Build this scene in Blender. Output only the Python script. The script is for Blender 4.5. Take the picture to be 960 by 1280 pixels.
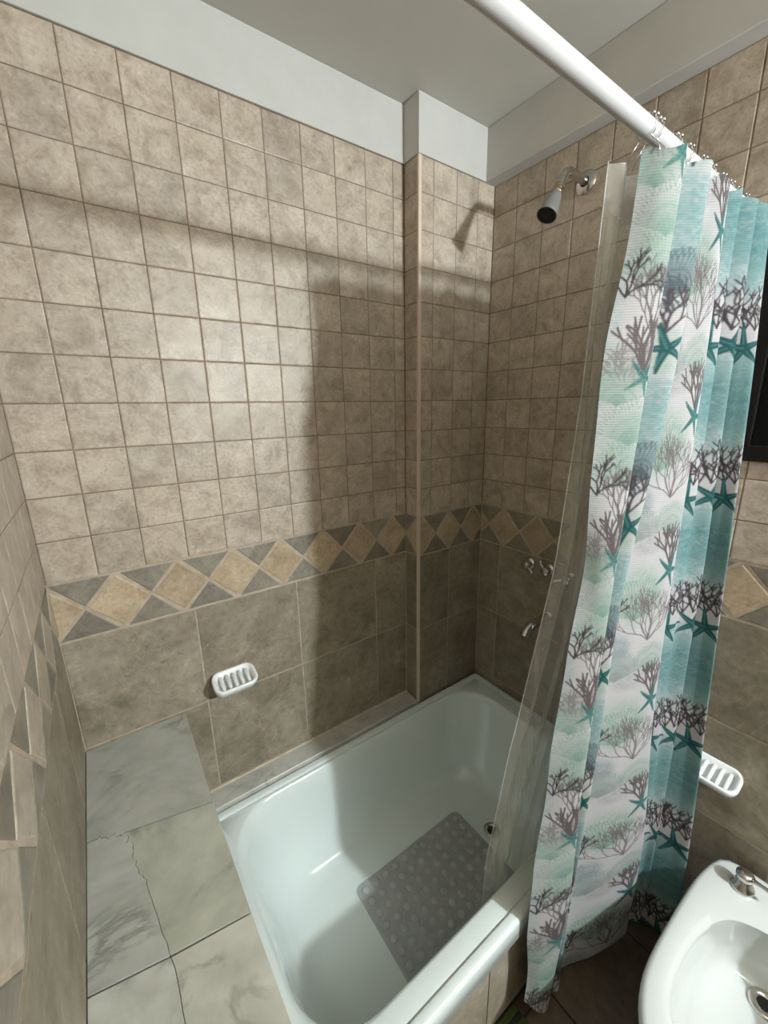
import bpy, bmesh, math, random
import numpy as np
from mathutils import Matrix, Vector

# ------------------------------------------------------------------ clean
for o in list(bpy.data.objects):
    bpy.data.objects.remove(o, do_unlink=True)
scene = bpy.context.scene
COL = scene.collection

# One unit of the plans below is one small wall tile (11 cm).
S = 0.11
FLOOR = -11.4                      # floor level in tile units (0 = top edge of the diamond border)


def W(x, y, z):
    return Vector((x * S, y * S, (z - FLOOR) * S))


# ------------------------------------------------------------------ camera
cam_d = bpy.data.cameras.new('camera')
cam_d.sensor_fit = 'HORIZONTAL'
cam_d.sensor_width = 36.0
cam_d.lens = 509.2441 / 960 * 36.0
cam_d.clip_start = 0.02
cam = bpy.data.objects.new('camera', cam_d)
COL.objects.link(cam)
right = Vector((0.8134, -0.5814, -0.0185)).normalized()
fwd = Vector((0.5599, 0.7912, -0.2461)).normalized()
up = right.cross(fwd).normalized()
right = fwd.cross(up).normalized()
m = Matrix((right, up, -fwd)).transposed().to_4x4()
m.translation = W(1.3326, -11.453, 3.7668)
cam.matrix_world = m
scene.camera = cam

# ------------------------------------------------------------------ world, lamps, exposure
world = bpy.data.worlds.new('world')
scene.world = world
world.use_nodes = True
world.node_tree.nodes['Background'].inputs[0].default_value = (0.9, 0.95, 1.0, 1)
world.node_tree.nodes['Background'].inputs[1].default_value = 0.02

vs = scene.view_settings
vs.view_transform = 'Standard'
vs.look = 'None'
vs.gamma = 1.0
vs.exposure = 0.09
vs.use_curve_mapping = False


def lamp(name, kind, loc, energy, color, size=0.05, rot=None, size_y=None):
    d = bpy.data.lights.new(name, kind)
    d.energy = energy
    d.color = color
    if kind == 'AREA':
        d.size = size
        if size_y:
            d.shape = 'RECTANGLE'
            d.size_y = size_y
    else:
        d.shadow_soft_size = size
    o = bpy.data.objects.new(name, d)
    COL.objects.link(o)
    o.location = loc
    if rot:
        o.rotation_euler = rot
    return o


# bulb over the wash-basin mirror, behind the photographer (makes all the shadows)
lamp('mirror_lamp', 'POINT', W(12.25, -24.2, 7.55), 222, (0.815, 0.905, 0.97), 0.06)
# weak area light added below the ceiling to lift the shadows, no real fitting
lamp('fill_light', 'AREA', W(5.0, -16.5, 12.2), 0.7, (1.0, 0.96, 0.88), 0.45)

# ------------------------------------------------------------------ helpers
random.seed(7)


def tag(o, label=None, cat=None, group=None, kind=None):
    if label:
        o['label'] = label
    if cat:
        o['category'] = cat
    if group:
        o['group'] = group
    if kind:
        o['kind'] = kind
    return o


def link(o, parent=None, loc=None):
    COL.objects.link(o)
    if parent is not None:
        o.parent = parent
    return o


def wloc(o):
    v = Vector((0, 0, 0))
    while o is not None:
        v = v + o.location
        o = o.parent
    return v


def empty(name, x, y, z, label=None, cat=None, group=None, kind=None):
    o = bpy.data.objects.new(name, None)
    o.empty_display_size = 0.05
    COL.objects.link(o)
    o.location = W(x, y, z)
    return tag(o, label, cat, group, kind)


class MB:
    """collects geometry in tile units, becomes ONE mesh object"""

    def __init__(self):
        self.v = []
        self.f = []

    def add(self, verts, faces):
        n = len(self.v)
        self.v += [tuple(p) for p in verts]
        self.f += [tuple(i + n for i in f) for f in faces]

    def box(self, x0, x1, y0, y1, z0, z1, b=0.0):
        if x0 > x1: x0, x1 = x1, x0
        if y0 > y1: y0, y1 = y1, y0
        if z0 > z1: z0, z1 = z1, z0
        if b <= 0:
            vs_ = [(x, y, z) for z in (z0, z1) for y in (y0, y1) for x in (x0, x1)]
            self.add(vs_, [(0, 2, 3, 1), (4, 5, 7, 6), (0, 1, 5, 4), (2, 6, 7, 3), (0, 4, 6, 2), (1, 3, 7, 5)])
        else:
            loops = []
            for z, i in ((z0, b), (z0 + b, 0), (z1 - b, 0), (z1, b)):
                loops.append([(x0 + i, y0 + i, z), (x1 - i, y0 + i, z), (x1 - i, y1 - i, z), (x0 + i, y1 - i, z)])
            self.loft(loops, True, True)

    def loft(self, loops, cap0=False, cap1=False, closed=True):
        n = len(loops[0])
        base = len(self.v)
        for l in loops:
            self.v += [tuple(p) for p in l]
        for k in range(len(loops) - 1):
            for i in range(n if closed else n - 1):
                j = (i + 1) % n
                a = base + k * n
                self.f.append((a + i, a + j, a + n + j, a + n + i))
        if cap0:
            self.f.append(tuple(base + i for i in reversed(range(n))))
        if cap1:
            a = base + (len(loops) - 1) * n
            self.f.append(tuple(a + i for i in range(n)))

    def lathe(self, prof, origin, axis=(0, 0, 1), n=24, cap0=True, cap1=True):
        """prof: list of (radius, distance along the axis)"""
        ax = Vector(axis).normalized()
        t = Vector((1, 0, 0)) if abs(ax.x) < 0.8 else Vector((0, 1, 0))
        e1 = ax.cross(t).normalized()
        e2 = ax.cross(e1)
        o = Vector(origin)
        loops = []
        for r, h in prof:
            loops.append([o + ax * h + (e1 * math.cos(a) + e2 * math.sin(a)) * r
                          for a in (2 * math.pi * i / n for i in range(n))])
        self.loft(loops, cap0, cap1)

    def tube(self, pts, rad, n=10, caps=True):
        pts = [Vector(p) for p in pts]
        if not isinstance(rad, (list, tuple)):
            rad = [rad] * len(pts)
        loops = []
        prev = None
        for i, p in enumerate(pts):
            d = (pts[min(i + 1, len(pts) - 1)] - pts[max(i - 1, 0)]).normalized()
            if prev is None:
                t = Vector((0, 0, 1)) if abs(d.z) < 0.8 else Vector((1, 0, 0))
                e1 = d.cross(t).normalized()
            else:
                e1 = (prev - d * prev.dot(d)).normalized()
            prev = e1
            e2 = d.cross(e1)
            loops.append([p + (e1 * math.cos(a) + e2 * math.sin(a)) * rad[i]
                          for a in (2 * math.pi * k / n for k in range(n))])
        self.loft(loops, caps, caps)

    def ball(self, c, r, n=10, sq=1.0):
        prof = []
        for i in range(n // 2 + 1):
            a = math.pi * i / (n // 2)
            prof.append((max(1e-4, math.sin(a)) * r, -math.cos(a) * r * sq))
        self.lathe(prof, c, (0, 0, 1), n, False, False)

    def build(self, name, mat, parent=None, origin=None, smooth=False, sub=0, sharp=None):
        """origin in tile units; default = middle of the bottom"""
        v = np.array([[p[0], p[1], p[2]] for p in self.v], float)
        if origin is None:
            origin = (0.5 * (v[:, 0].min() + v[:, 0].max()), 0.5 * (v[:, 1].min() + v[:, 1].max()), v[:, 2].min())
        wo = W(*origin)
        vv = (v - np.array(origin)) * S
        me = bpy.data.meshes.new(name)
        me.from_pydata(vv.tolist(), [], self.f)
        bm = bmesh.new()
        bm.from_mesh(me)
        bmesh.ops.recalc_face_normals(bm, faces=bm.faces)
        bm.to_mesh(me)
        bm.free()
        if smooth:
            me.polygons.foreach_set('use_smooth', [True] * len(me.polygons))
            if sharp:
                me.set_sharp_from_angle(angle=math.radians(sharp))
        me.materials.append(mat)
        o = bpy.data.objects.new(name, me)
        COL.objects.link(o)
        if parent is not None:
            o.parent = parent
            o.location = wo - wloc(parent)
        else:
            o.location = wo
        if sub:
            md = o.modifiers.new('subdivision', 'SUBSURF')
            md.levels = sub
            md.render_levels = sub
        return o


def rrect(x0, x1, y0, y1, r, z, n=8):
    """rounded rectangle loop, counter-clockwise, 4*(n+1) points"""
    r = min(r, (x1 - x0) / 2 - 1e-4, (y1 - y0) / 2 - 1e-4)
    pts = []
    for cx, cy, a0 in ((x1 - r, y1 - r, 0), (x0 + r, y1 - r, 90), (x0 + r, y0 + r, 180), (x1 - r, y0 + r, 270)):
        for k in range(n + 1):
            a = math.radians(a0 + 90 * k / n)
            pts.append((cx + r * math.cos(a), cy + r * math.sin(a), z))
    return pts


# ------------------------------------------------------------------ materials
class NT:
    def __init__(self, name):
        self.m = bpy.data.materials.new(name)
        self.m.use_nodes = True
        self.t = self.m.node_tree
        self.b = self.t.nodes['Principled BSDF']
        self.out = self.t.nodes['Material Output']

    def n(self, typ, **kw):
        nd = self.t.nodes.new(typ)
        for k, v in kw.items():
            setattr(nd, k, v)
        return nd

    def l(self, a, b):
        self.t.links.new(a, b)

    def noise(self, vec, scale, detail=4, rough=0.6, dist=0.0):
        nd = self.n('ShaderNodeTexNoise')
        nd.inputs['Scale'].default_value = scale
        nd.inputs['Detail'].default_value = detail
        nd.inputs['Roughness'].default_value = rough
        nd.inputs['Distortion'].default_value = dist
        self.l(vec, nd.inputs['Vector'])
        return nd.outputs['Fac']

    def ramp(self, fac, stops):
        nd = self.n('ShaderNodeValToRGB')
        cr = nd.color_ramp
        while len(cr.elements) < len(stops):
            cr.elements.new(0.5)
        for e, (p, c) in zip(cr.elements, stops):
            e.position = p
            e.color = (*c, 1) if len(c) == 3 else c
        self.l(fac, nd.inputs[0])
        return nd.outputs[0]

    def mix(self, fac, a, b, blend='MIX'):
        nd = self.n('ShaderNodeMix', data_type='RGBA', blend_type=blend)
        for i, v in ((0, fac), (6, a), (7, b)):
            if hasattr(v, 'is_linked'):
                self.l(v, nd.inputs[i])
            else:
                nd.inputs[i].default_value = v if i == 0 else (*v, 1)
        return nd.outputs[2]

    def bump(self, h, strength, dist=0.002):
        nd = self.n('ShaderNodeBump')
        nd.inputs['Strength'].default_value = strength
        nd.inputs['Distance'].default_value = dist
        self.l(h, nd.inputs['Height'])
        self.l(nd.outputs[0], self.b.inputs['Normal'])

    def pos(self, per_object=True):
        g = self.n('ShaderNodeNewGeometry')
        if not per_object:
            return g.outputs['Position']
        oi = self.n('ShaderNodeObjectInfo')
        mu = self.n('ShaderNodeVectorMath', operation='SCALE')
        co = self.n('ShaderNodeCombineXYZ')
        for i in range(3):
            self.l(oi.outputs['Random'], co.inputs[i])
        self.l(co.outputs[0], mu.inputs[0])
        mu.inputs['Scale'].default_value = 37.0
        ad = self.n('ShaderNodeVectorMath', operation='ADD')
        self.l(g.outputs['Position'], ad.inputs[0])
        self.l(mu.outputs[0], ad.inputs[1])
        self.rand = oi.outputs['Random']
        return ad.outputs[0]


def plain(name, col, rough=0.5, metal=0.0, coat=0.0, noise=0.0, nscale=20, spec=0.5):
    t = NT(name)
    t.b.inputs['Base Color'].default_value = (*col, 1)
    t.b.inputs['Roughness'].default_value = rough
    t.b.inputs['Metallic'].default_value = metal
    t.b.inputs['Coat Weight'].default_value = coat
    t.b.inputs['Coat Roughness'].default_value = 0.06
    t.b.inputs['Specular IOR Level'].default_value = spec
    p = t.pos(False)
    f = t.noise(p, nscale, 5)
    d = tuple(c * (1 - noise) for c in col)
    e = tuple(min(1, c * (1 + noise * 0.6)) for c in col)
    t.l(t.ramp(f, [(0.3, d), (0.7, e)]), t.b.inputs['Base Color'])
    return t.m


def stone(name, dark, mid, light, rough=0.45, scale=14, bump=0.25, var=0.16, contrast=1.0, veins=0.0):
    t = NT(name)
    p = t.pos(True)
    f1 = t.noise(p, scale, 6, 0.65, 0.6)
    c = t.ramp(f1, [(0.5 - 0.22 / contrast, dark), (0.5, mid), (0.5 + 0.22 / contrast, light)])
    f2 = t.noise(p, scale * 6, 4, 0.6)
    c2 = t.ramp(f2, [(0.34, (0.66, 0.65, 0.64)), (0.47, (1, 1, 1)), (0.58, (1.02, 1.02, 1.02)), (0.68, (1.35, 1.35, 1.34))])
    c = t.mix(0.55, c, c2, 'MULTIPLY')
    f3 = t.noise(p, scale * 0.35, 2, 0.5)
    c3 = t.ramp(f3, [(0.3, (0.84, 0.83, 0.82)), (0.7, (1.12, 1.12, 1.12))])
    c = t.mix(0.7, c, c3, 'MULTIPLY')
    if veins:
        v = t.noise(p, scale * 0.45, 5, 0.6, 1.2)
        vr = t.ramp(v, [(0.485, (1, 1, 1)), (0.5, (1.35, 1.33, 1.3)), (0.515, (1, 1, 1))])
        c = t.mix(veins, c, vr, 'MULTIPLY')
    vr = t.ramp(t.rand, [(0, (1 - var, 1 - var, 1 - var)), (0.5, (1, 0.995, 0.985)), (1, (1 + var * 0.55,) * 3)])
    c = t.mix(1.0, c, vr, 'MULTIPLY')
    t.l(c, t.b.inputs['Base Color'])
    rr = t.ramp(f2, [(0.3, (rough - 0.07,) * 3), (0.7, (rough + 0.09,) * 3)])
    t.l(rr, t.b.inputs['Roughness'])
    t.b.inputs['Specular IOR Level'].default_value = 0.4
    t.bump(f2, bump, 0.0015)
    return t.m


M = {}
M['tile_small'] = stone('travertine_tile', (0.32, 0.262, 0.195), (0.435, 0.365, 0.285), (0.515, 0.448, 0.365), rough=0.40, scale=21, var=0.09, contrast=1.15)
M['tile_big'] = stone('large_stone_tile', (0.165, 0.138, 0.096), (0.26, 0.222, 0.163), (0.34, 0.297, 0.228), rough=0.45, scale=9, veins=0.6)
M['tile_diamond'] = stone('ochre_stone_tile', (0.32, 0.24, 0.15), (0.42, 0.325, 0.215), (0.49, 0.395, 0.28), rough=0.45, scale=16)
M['tile_slate'] = stone('slate_tile', (0.165, 0.145, 0.11), (0.23, 0.205, 0.162), (0.30, 0.27, 0.22), rough=0.45, scale=15)
M['tile_floor'] = stone('brown_floor_tile', (0.06, 0.042, 0.026), (0.095, 0.067, 0.042), (0.13, 0.095, 0.062), rough=0.35, scale=8)
M['apron_tile'] = stone('apron_stone_tile', (0.26, 0.22, 0.16), (0.38, 0.33, 0.25), (0.46, 0.41, 0.33), rough=0.45, scale=8, veins=0.5)
M['grout_floor'] = plain('floor_grout', (0.035, 0.026, 0.018), 0.9, noise=0.2, nscale=40)
M['plaster'] = plain('white_plaster', (0.515, 0.505, 0.465), 0.65, noise=0.05, nscale=9)
M['ceiling'] = plain('ceiling_paint', (0.52, 0.505, 0.45), 0.8, noise=0.04, nscale=5)
M['ceramic'] = plain('white_ceramic', (0.80, 0.815, 0.80), 0.12, coat=0.6, noise=0.015, nscale=4)
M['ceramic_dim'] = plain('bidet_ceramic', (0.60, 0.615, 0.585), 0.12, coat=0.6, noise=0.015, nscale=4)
M['enamel'] = plain('white_enamel', (0.73, 0.80, 0.77), 0.14, coat=0.5, noise=0.03, nscale=3)
M['rod'] = plain('white_rod_paint', (0.55, 0.54, 0.54), 0.25, noise=0.02)
M['chrome'] = plain('worn_chrome', (0.62, 0.60, 0.57), 0.16, 1.0, noise=0.12, nscale=60)
M['brass'] = plain('worn_brass', (0.46, 0.39, 0.28), 0.3, 1.0, noise=0.2, nscale=80)
M['grey_plastic'] = plain('grey_shower_plastic', (0.26, 0.25, 0.24), 0.35, 0.35, noise=0.1)
M['black'] = plain('black_rubber', (0.008, 0.008, 0.009), 0.55, noise=0.2)
M['hole'] = plain('drain_dark', (0.012, 0.012, 0.01), 0.5, noise=0.2)
M['bead'] = plain('corner_bead_plastic', (0.64, 0.53, 0.42), 0.4, noise=0.05)
M['dark_wood'] = plain('dark_window_wood', (0.006, 0.004, 0.003), 0.6, noise=0.3, spec=0.2, nscale=12)
M['night_glass'] = plain('night_glass', (0.003, 0.003, 0.003), 0.5, noise=0.1, spec=0.1)
M['mat_green'] = plain('green_mat_pile', (0.040, 0.055, 0.007), 0.95, noise=0.35, nscale=160)
M['mat_dark'] = plain('dark_mat_pile', (0.02, 0.018, 0.01), 0.95, noise=0.35, nscale=160)
M['caulk'] = plain('old_caulk', (0.46, 0.40, 0.30), 0.7, noise=0.2, nscale=30)


def grout_wall():
    t = NT('wall_grout')
    p = t.pos(False)
    sx = t.n('ShaderNodeSeparateXYZ')
    t.l(p, sx.inputs[0])
    gt = t.n('ShaderNodeMath', operation='GREATER_THAN')
    t.l(sx.outputs['Z'], gt.inputs[0])
    gt.inputs[1].default_value = (0.0 - FLOOR + 0.03) * S
    f = t.noise(p, 30, 4)
    up_ = t.ramp(f, [(0.3, (0.15, 0.095, 0.06)), (0.7, (0.27, 0.19, 0.13))])
    lo_ = t.ramp(f, [(0.25, (0.34, 0.265, 0.19)), (0.7, (0.50, 0.41, 0.31))])
    t.l(t.mix(gt.outputs[0], lo_, up_), t.b.inputs['Base Color'])
    t.b.inputs['Roughness'].default_value = 0.85
    return t.m


M['grout'] = grout_wall()


def marble(name, tint):
    t = NT(name)
    p = t.pos(True)
    base = t.ramp(t.noise(p, 7, 5, 0.6, 0.8), [(0.3, (0.50, 0.50, 0.47)), (0.55, (0.60, 0.60, 0.575)), (0.75, (0.66, 0.655, 0.65))])
    v = t.ramp(t.noise(p, 4.2, 6, 0.62, 0.9), [(0.455, (1, 1, 1)), (0.497, (0.52, 0.53, 0.51)), (0.53, (1, 1, 1))])
    msk = t.ramp(t.noise(p, 4.0, 2), [(0.47, (0, 0, 0)), (0.62, (1, 1, 1))])
    c = t.mix(1.0, base, t.mix(msk, (1, 1, 1), v), 'MULTIPLY')
    w = t.ramp(t.noise(p, 3.0, 5, 0.55, 1.0), [(0.40, (1, 1, 1)), (0.5, (0.80, 0.805, 0.79)), (0.60, (1, 1, 1))])
    c = t.mix(0.8, c, w, 'MULTIPLY')
    c = t.mix(1.0, c, tint, 'MULTIPLY')
    t.l(c, t.b.inputs['Base Color'])
    t.b.inputs['Roughness'].default_value = 0.28
    return t.m


M['marble_grey'] = marble('grey_white_marble', (0.75, 0.75, 0.70))
M['marble_green'] = marble('greenish_marble', (0.76, 0.765, 0.66))
M['marble_cream'] = marble('cream_marble', (0.84, 0.82, 0.73))
M['marble_white'] = marble('white_marble', (0.88, 0.87, 0.81))
M['marble_gap'] = plain('marble_joint', (0.17, 0.16, 0.145), 0.8, noise=0.3, nscale=50)


def clear_plastic(name, col, opacity, rough, stretch=(1, 1, 1), vary=0.3):
    """thin see-through film: part of the light goes straight through, part is scattered or mirrored"""
    t = NT(name)
    tr = t.n('ShaderNodeBsdfTransparent')
    tr.inputs[0].default_value = (0.93, 0.94, 0.93, 1)
    t.b.inputs['Base Color'].default_value = (*col, 1)
    t.b.inputs['Roughness'].default_value = rough
    p = t.pos(False)
    mp = t.n('ShaderNodeMapping')
    t.l(p, mp.inputs['Vector'])
    mp.inputs['Scale'].default_value = stretch
    f = t.noise(mp.outputs[0], 9, 4)
    op = t.ramp(f, [(0.3, (opacity * (1 - vary),) * 3), (0.52, (opacity,) * 3), (0.62, (opacity * (1 + vary * 2),) * 3)])
    mx = t.n('ShaderNodeMixShader')
    t.l(op, mx.inputs[0])
    t.l(tr.outputs[0], mx.inputs[1])
    t.l(t.b.outputs[0], mx.inputs[2])
    t.l(mx.outputs[0], t.out.inputs['Surface'])
    t.bump(t.noise(p, 35, 3), 0.15, 0.003)
    return t.m


M['liner'] = clear_plastic('clear_liner_film', (0.74, 0.73, 0.68), 0.29, 0.2, (3.2, 1.0, 0.12))
M['liner_hem'] = clear_plastic('clear_liner_hem', (0.62, 0.61, 0.58), 0.55, 0.2)
M['bath_mat'] = clear_plastic('clear_bath_mat', (0.60, 0.585, 0.58), 0.35, 0.3, (1, 1, 1), 0.08)
M['suction'] = clear_plastic('clear_suction_cup', (0.70, 0.69, 0.68), 0.4, 0.08, (1, 1, 1), 0.1)


def curtain_mat():
    t = NT('printed_curtain_cloth')
    at = t.n('ShaderNodeAttribute', attribute_name='print')
    p = t.pos(False)
    sx = t.n('ShaderNodeSeparateXYZ')
    t.l(p, sx.inputs[0])
    wv = t.n('ShaderNodeMath', operation='SINE')
    mu = t.n('ShaderNodeMath', operation='MULTIPLY')
    t.l(sx.outputs['Z'], mu.inputs[0])
    mu.inputs[1].default_value = 2 * math.pi / 0.0044
    t.l(mu.outputs[0], wv.inputs[0])
    h = t.n('ShaderNodeMath', operation='MULTIPLY_ADD')
    t.l(wv.outputs[0], h.inputs[0])
    h.inputs[1].default_value = 0.5
    h.inputs[2].default_value = 0.5
    rib = t.ramp(h.outputs[0], [(0.0, (0.80, 0.80, 0.81)), (0.6, (1, 1, 1))])
    c = t.mix(0.6, at.outputs['Color'], rib, 'MULTIPLY')
    t.l(c, t.b.inputs['Base Color'])
    t.b.inputs['Roughness'].default_value = 0.75
    t.b.inputs['Specular IOR Level'].default_value = 0.25
    t.bump(h.outputs[0], 0.35, 0.0012)
    trl = t.n('ShaderNodeBsdfTranslucent')
    t.l(c, trl.inputs[0])
    mx = t.n('ShaderNodeMixShader')
    mx.inputs[0].default_value = 0.12
    t.l(t.b.outputs[0], mx.inputs[1])
    t.l(trl.outputs[0], mx.inputs[2])
    t.l(mx.outputs[0], t.out.inputs['Surface'])
    return t.m


M['curtain'] = curtain_mat()

# ------------------------------------------------------------------ room shell
XB = 13.766          # shower wall (tile face)
PX, PY = 10.42, -0.712   # column: left face, front face
YF = -27.0           # wall behind the photographer
CEIL = 12.42
TOP = 10.93          # upper edge of the tiling
GAP = 0.016          # joint depth
TH = 0.9


def structure(name, mb, mat, origin=None):
    o = mb.build(name, mat, None, origin)
    o['kind'] = 'structure'
    return o


b = MB(); b.box(-TH, XB + TH, GAP, GAP + TH, FLOOR - 1, CEIL)
wall_back = structure('wall_back', b, M['grout'], (0, 0, FLOOR))
b = MB(); b.box(-GAP - TH, -GAP, YF - TH, GAP, FLOOR - 1, CEIL)
wall_left = structure('wall_left', b, M['grout'], (0, 0, FLOOR))
b = MB(); b.box(XB + GAP, XB + GAP + TH, YF - TH, GAP, FLOOR - 1, CEIL)
wall_right = structure('wall_right', b, M['grout'], (XB, 0, FLOOR))
b = MB(); b.box(-TH, XB + TH, YF - TH, YF, FLOOR - 1, CEIL)
wall_front = structure('wall_front', b, M['tile_floor'], (7, YF, FLOOR))
b = MB(); b.box(-TH, XB + TH, YF - TH, TH, FLOOR - 1, FLOOR - GAP * 1.5)
floor = structure('floor', b, M['grout_floor'], (7, -10, FLOOR))
b = MB(); b.box(-TH, XB + TH, YF - TH, TH, CEIL, CEIL + 0.8)
ceiling = structure('ceiling', b, M['ceiling'], (7, -10, CEIL))
b = MB(); b.box(PX + GAP, XB + 0.3, PY + GAP, GAP + 0.1, FLOOR, CEIL - 0.001)
column = structure('trim_1', b, M['grout'], (12, -0.3, FLOOR))
column['label'] = 'tiled square column boxed into the corner beside the shower wall'

# ------------------------------------------------------------------ tiles, one object each
TILE_MESH = {}


def tile_mesh(kind, pts, mat):
    """prism with a chamfered face; pts = outline in (u, v) tile units; front looks along -y"""
    key = (kind, mat.name, tuple((round(a, 3), round(c, 3)) for a, c in pts))
    if key in TILE_MESH:
        return TILE_MESH[key]
    cx = sum(p[0] for p in pts) / len(pts)
    cz = sum(p[1] for p in pts) / len(pts)
    n = len(pts)
    bev = 0.022
    # inset polygon by offsetting edges
    area = sum(pts[i][0] * pts[(i + 1) % n][1] - pts[(i + 1) % n][0] * pts[i][1] for i in range(n))
    P = [Vector((a, c)) for a, c in (pts if area > 0 else list(reversed(pts)))]
    ins = []
    for i in range(n):
        a, c, d = P[i - 1], P[i], P[(i + 1) % n]
        n1 = Vector((-(c - a).y, (c - a).x)).normalized()
        n2 = Vector((-(d - c).y, (d - c).x)).normalized()
        k = (n1 + n2)
        ins.append(c + k * (bev / max(0.15, 1 + n1.dot(n2))))
    back = [(p.x * S, GAP * 1.2 * S, p.y * S) for p in P]
    mid = [(p.x * S, 0.008 * S, p.y * S) for p in P]
    frt = [(p.x * S, 0, p.y * S) for p in ins]
    faces = [tuple(range(2 * n, 3 * n))]
    for k in range(2):
        for i in range(n):
            j = (i + 1) % n
            faces.append((k * n + i, k * n + j, (k + 1) * n + j, (k + 1) * n + i))
    me = bpy.data.meshes.new(kind)
    me.from_pydata(back + mid + frt, [], faces)
    bm = bmesh.new(); bm.from_mesh(me)
    bmesh.ops.recalc_face_normals(bm, faces=bm.faces)
    bm.to_mesh(me); bm.free()
    # make sure the front looks to -y
    if me.polygons[0].normal.y > 0:
        me.flip_normals()
    me.materials.append(mat)
    TILE_MESH[key] = me
    return me


ROT = {'A': 0.0, 'B': -math.pi / 2, 'C': math.pi / 2, 'F': 0.0}


def place(kind, face, origin, u, v, pts, mat, parent):
    """put a tile on a face: face A looks to -y, B to -x, C to +x; u along the face, v up"""
    me = tile_mesh(kind, pts, mat)
    o = bpy.data.objects.new(kind, me)
    COL.objects.link(o)
    o.parent = parent
    ox, oy = origin
    jit = random.uniform(-0.004, 0.003)
    if face == 'A':
        p = W(ox + u, oy + jit, v)
    elif face == 'B':
        p = W(ox + jit, oy - u, v)
    else:
        p = W(ox - jit, oy + u, v)
    o.location = p - wloc(parent)
    o.rotation_euler = (random.uniform(-.0012, .0012), 0, ROT[face] + random.uniform(-.0012, .0012))
    return o


def rect(w, h):
    return [(-w / 2, -h / 2), (w / 2, -h / 2), (w / 2, h / 2), (-w / 2, h / 2)]


J = 0.024     # joint width of the small tiles
JB = 0.04     # joint width of the lower zone


def grid(face, origin, us, vs_, j, mat, parent, kind, skip=None):
    for i in range(len(us) - 1):
        for k in range(len(vs_) - 1):
            u0, u1, v0, v1 = us[i], us[i + 1], vs_[k], vs_[k + 1]
            if skip and skip(u0, u1, v0, v1):
                continue
            w, h = round(u1 - u0 - j, 3), round(v1 - v0 - j, 3)
            if w < 0.06 or h < 0.06:
                continue
            place(kind, face, origin, (u0 + u1) / 2, (v0 + v1) / 2, rect(w, h), mat, parent)


def clip(poly, a, lo):
    """keep the part of the polygon with u >= a (lo) or u <= a"""
    out = []
    n = len(poly)
    ins = (lambda p: p[0] >= a - 1e-6) if lo else (lambda p: p[0] <= a + 1e-6)
    for i in range(n):
        p, q = poly[i], poly[(i + 1) % n]
        if ins(p):
            out.append(p)
        if ins(p) != ins(q):
            t = (a - p[0]) / (q[0] - p[0])
            out.append((a, p[1] + t * (q[1] - p[1])))
    # drop doubles
    res = []
    for p in out:
        if not res or abs(p[0] - res[-1][0]) + abs(p[1] - res[-1][1]) > 1e-4:
            res.append(p)
    if len(res) > 1 and abs(res[0][0] - res[-1][0]) + abs(res[0][1] - res[-1][1]) < 1e-4:
        res.pop()
    return res


def border(face, origin, pts, u0, u1, parent, dm='tile_diamond'):
    """a row of ochre diamonds between slate triangles; pts = where the diamonds touch"""
    zc, hh = -0.75, 0.715
    g = 0.035
    for i in range(len(pts) - 1):
        a, c = pts[i], pts[i + 1]
        mid = (a + c) / 2
        hw = (c - a) / 2
        k = g * 1.4
        todo = [('diamond_tile', [(a + k, zc), (mid, zc - hh + k), (c - k, zc), (mid, zc + hh - k)], M[dm])]
        for s in (1, -1):
            todo.append(('slate_tile', [(c - hw + k + .05, zc + s * (hh)), (c + hw - k - .05, zc + s * hh), (c, zc + s * (k * 0.95))], M['tile_slate']))
        if i == 0:
            for s in (1, -1):
                todo.append(('slate_tile', [(a - hw + k + .05, zc + s * hh), (a + hw - k - .05, zc + s * hh), (a, zc + s * (k * 0.95))], M['tile_slate']))
        for kind, poly, mat in todo:
            poly = clip(poly, u0 + 0.012, True)
            if len(poly) >= 3:
                poly = clip(poly, u1 - 0.012, False)
            if len(poly) < 3:
                continue
            us = [p[0] for p in poly]
            if max(us) - min(us) < 0.08:
                continue
            cu = (max(us) + min(us)) / 2
            place(kind, face, origin, cu, zc, [(p[0] - cu, p[1] - zc) for p in poly], mat, parent)


ROWS = [0.0] + [float(i) for i in range(1, 11)] + [TOP]
ROWS[0] = 0.0
BIG = [-7.62, -4.5, -1.5]
# back wall
grid('A', (0, 0), [0.0] + [float(i) for i in range(1, 11)] + [PX], ROWS, J, M['tile_small'], wall_back, 'tile')
border('A', (0, 0), [-0.78, 0.62, 2.02, 3.43, 4.85, 6.27, 7.69, 9.09, 10.44], 0, PX, wall_back)
grid('A', (0, 0), [0.0, 2.97, 5.98, 9.0, PX], BIG, JB, M['tile_big'], wall_back, 'large_tile')
# column
grid('B', (PX, 0), [0.0, 0.712], ROWS, J, M['tile_small'], column, 'tile')
border('B', (PX, 0), [0.0, 1.41], 0, 0.712, column)
grid('B', (PX, 0), [0.0, 0.712], BIG, JB, M['tile_big'], column, 'large_tile')
grid('A', (PX, PY), [0.06, 0.6, 1.58, 2.56, 3.346], ROWS, J, M['tile_small'], column, 'tile')
border('A', (PX, PY), [-0.55, 0.86, 2.17, 3.5], 0.06, 3.346, column)
grid('A', (PX, PY), [0.06, 1.58, 3.346], [-8.3, -4.5, -1.5], JB, M['tile_big'], column, 'large_tile')
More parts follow.
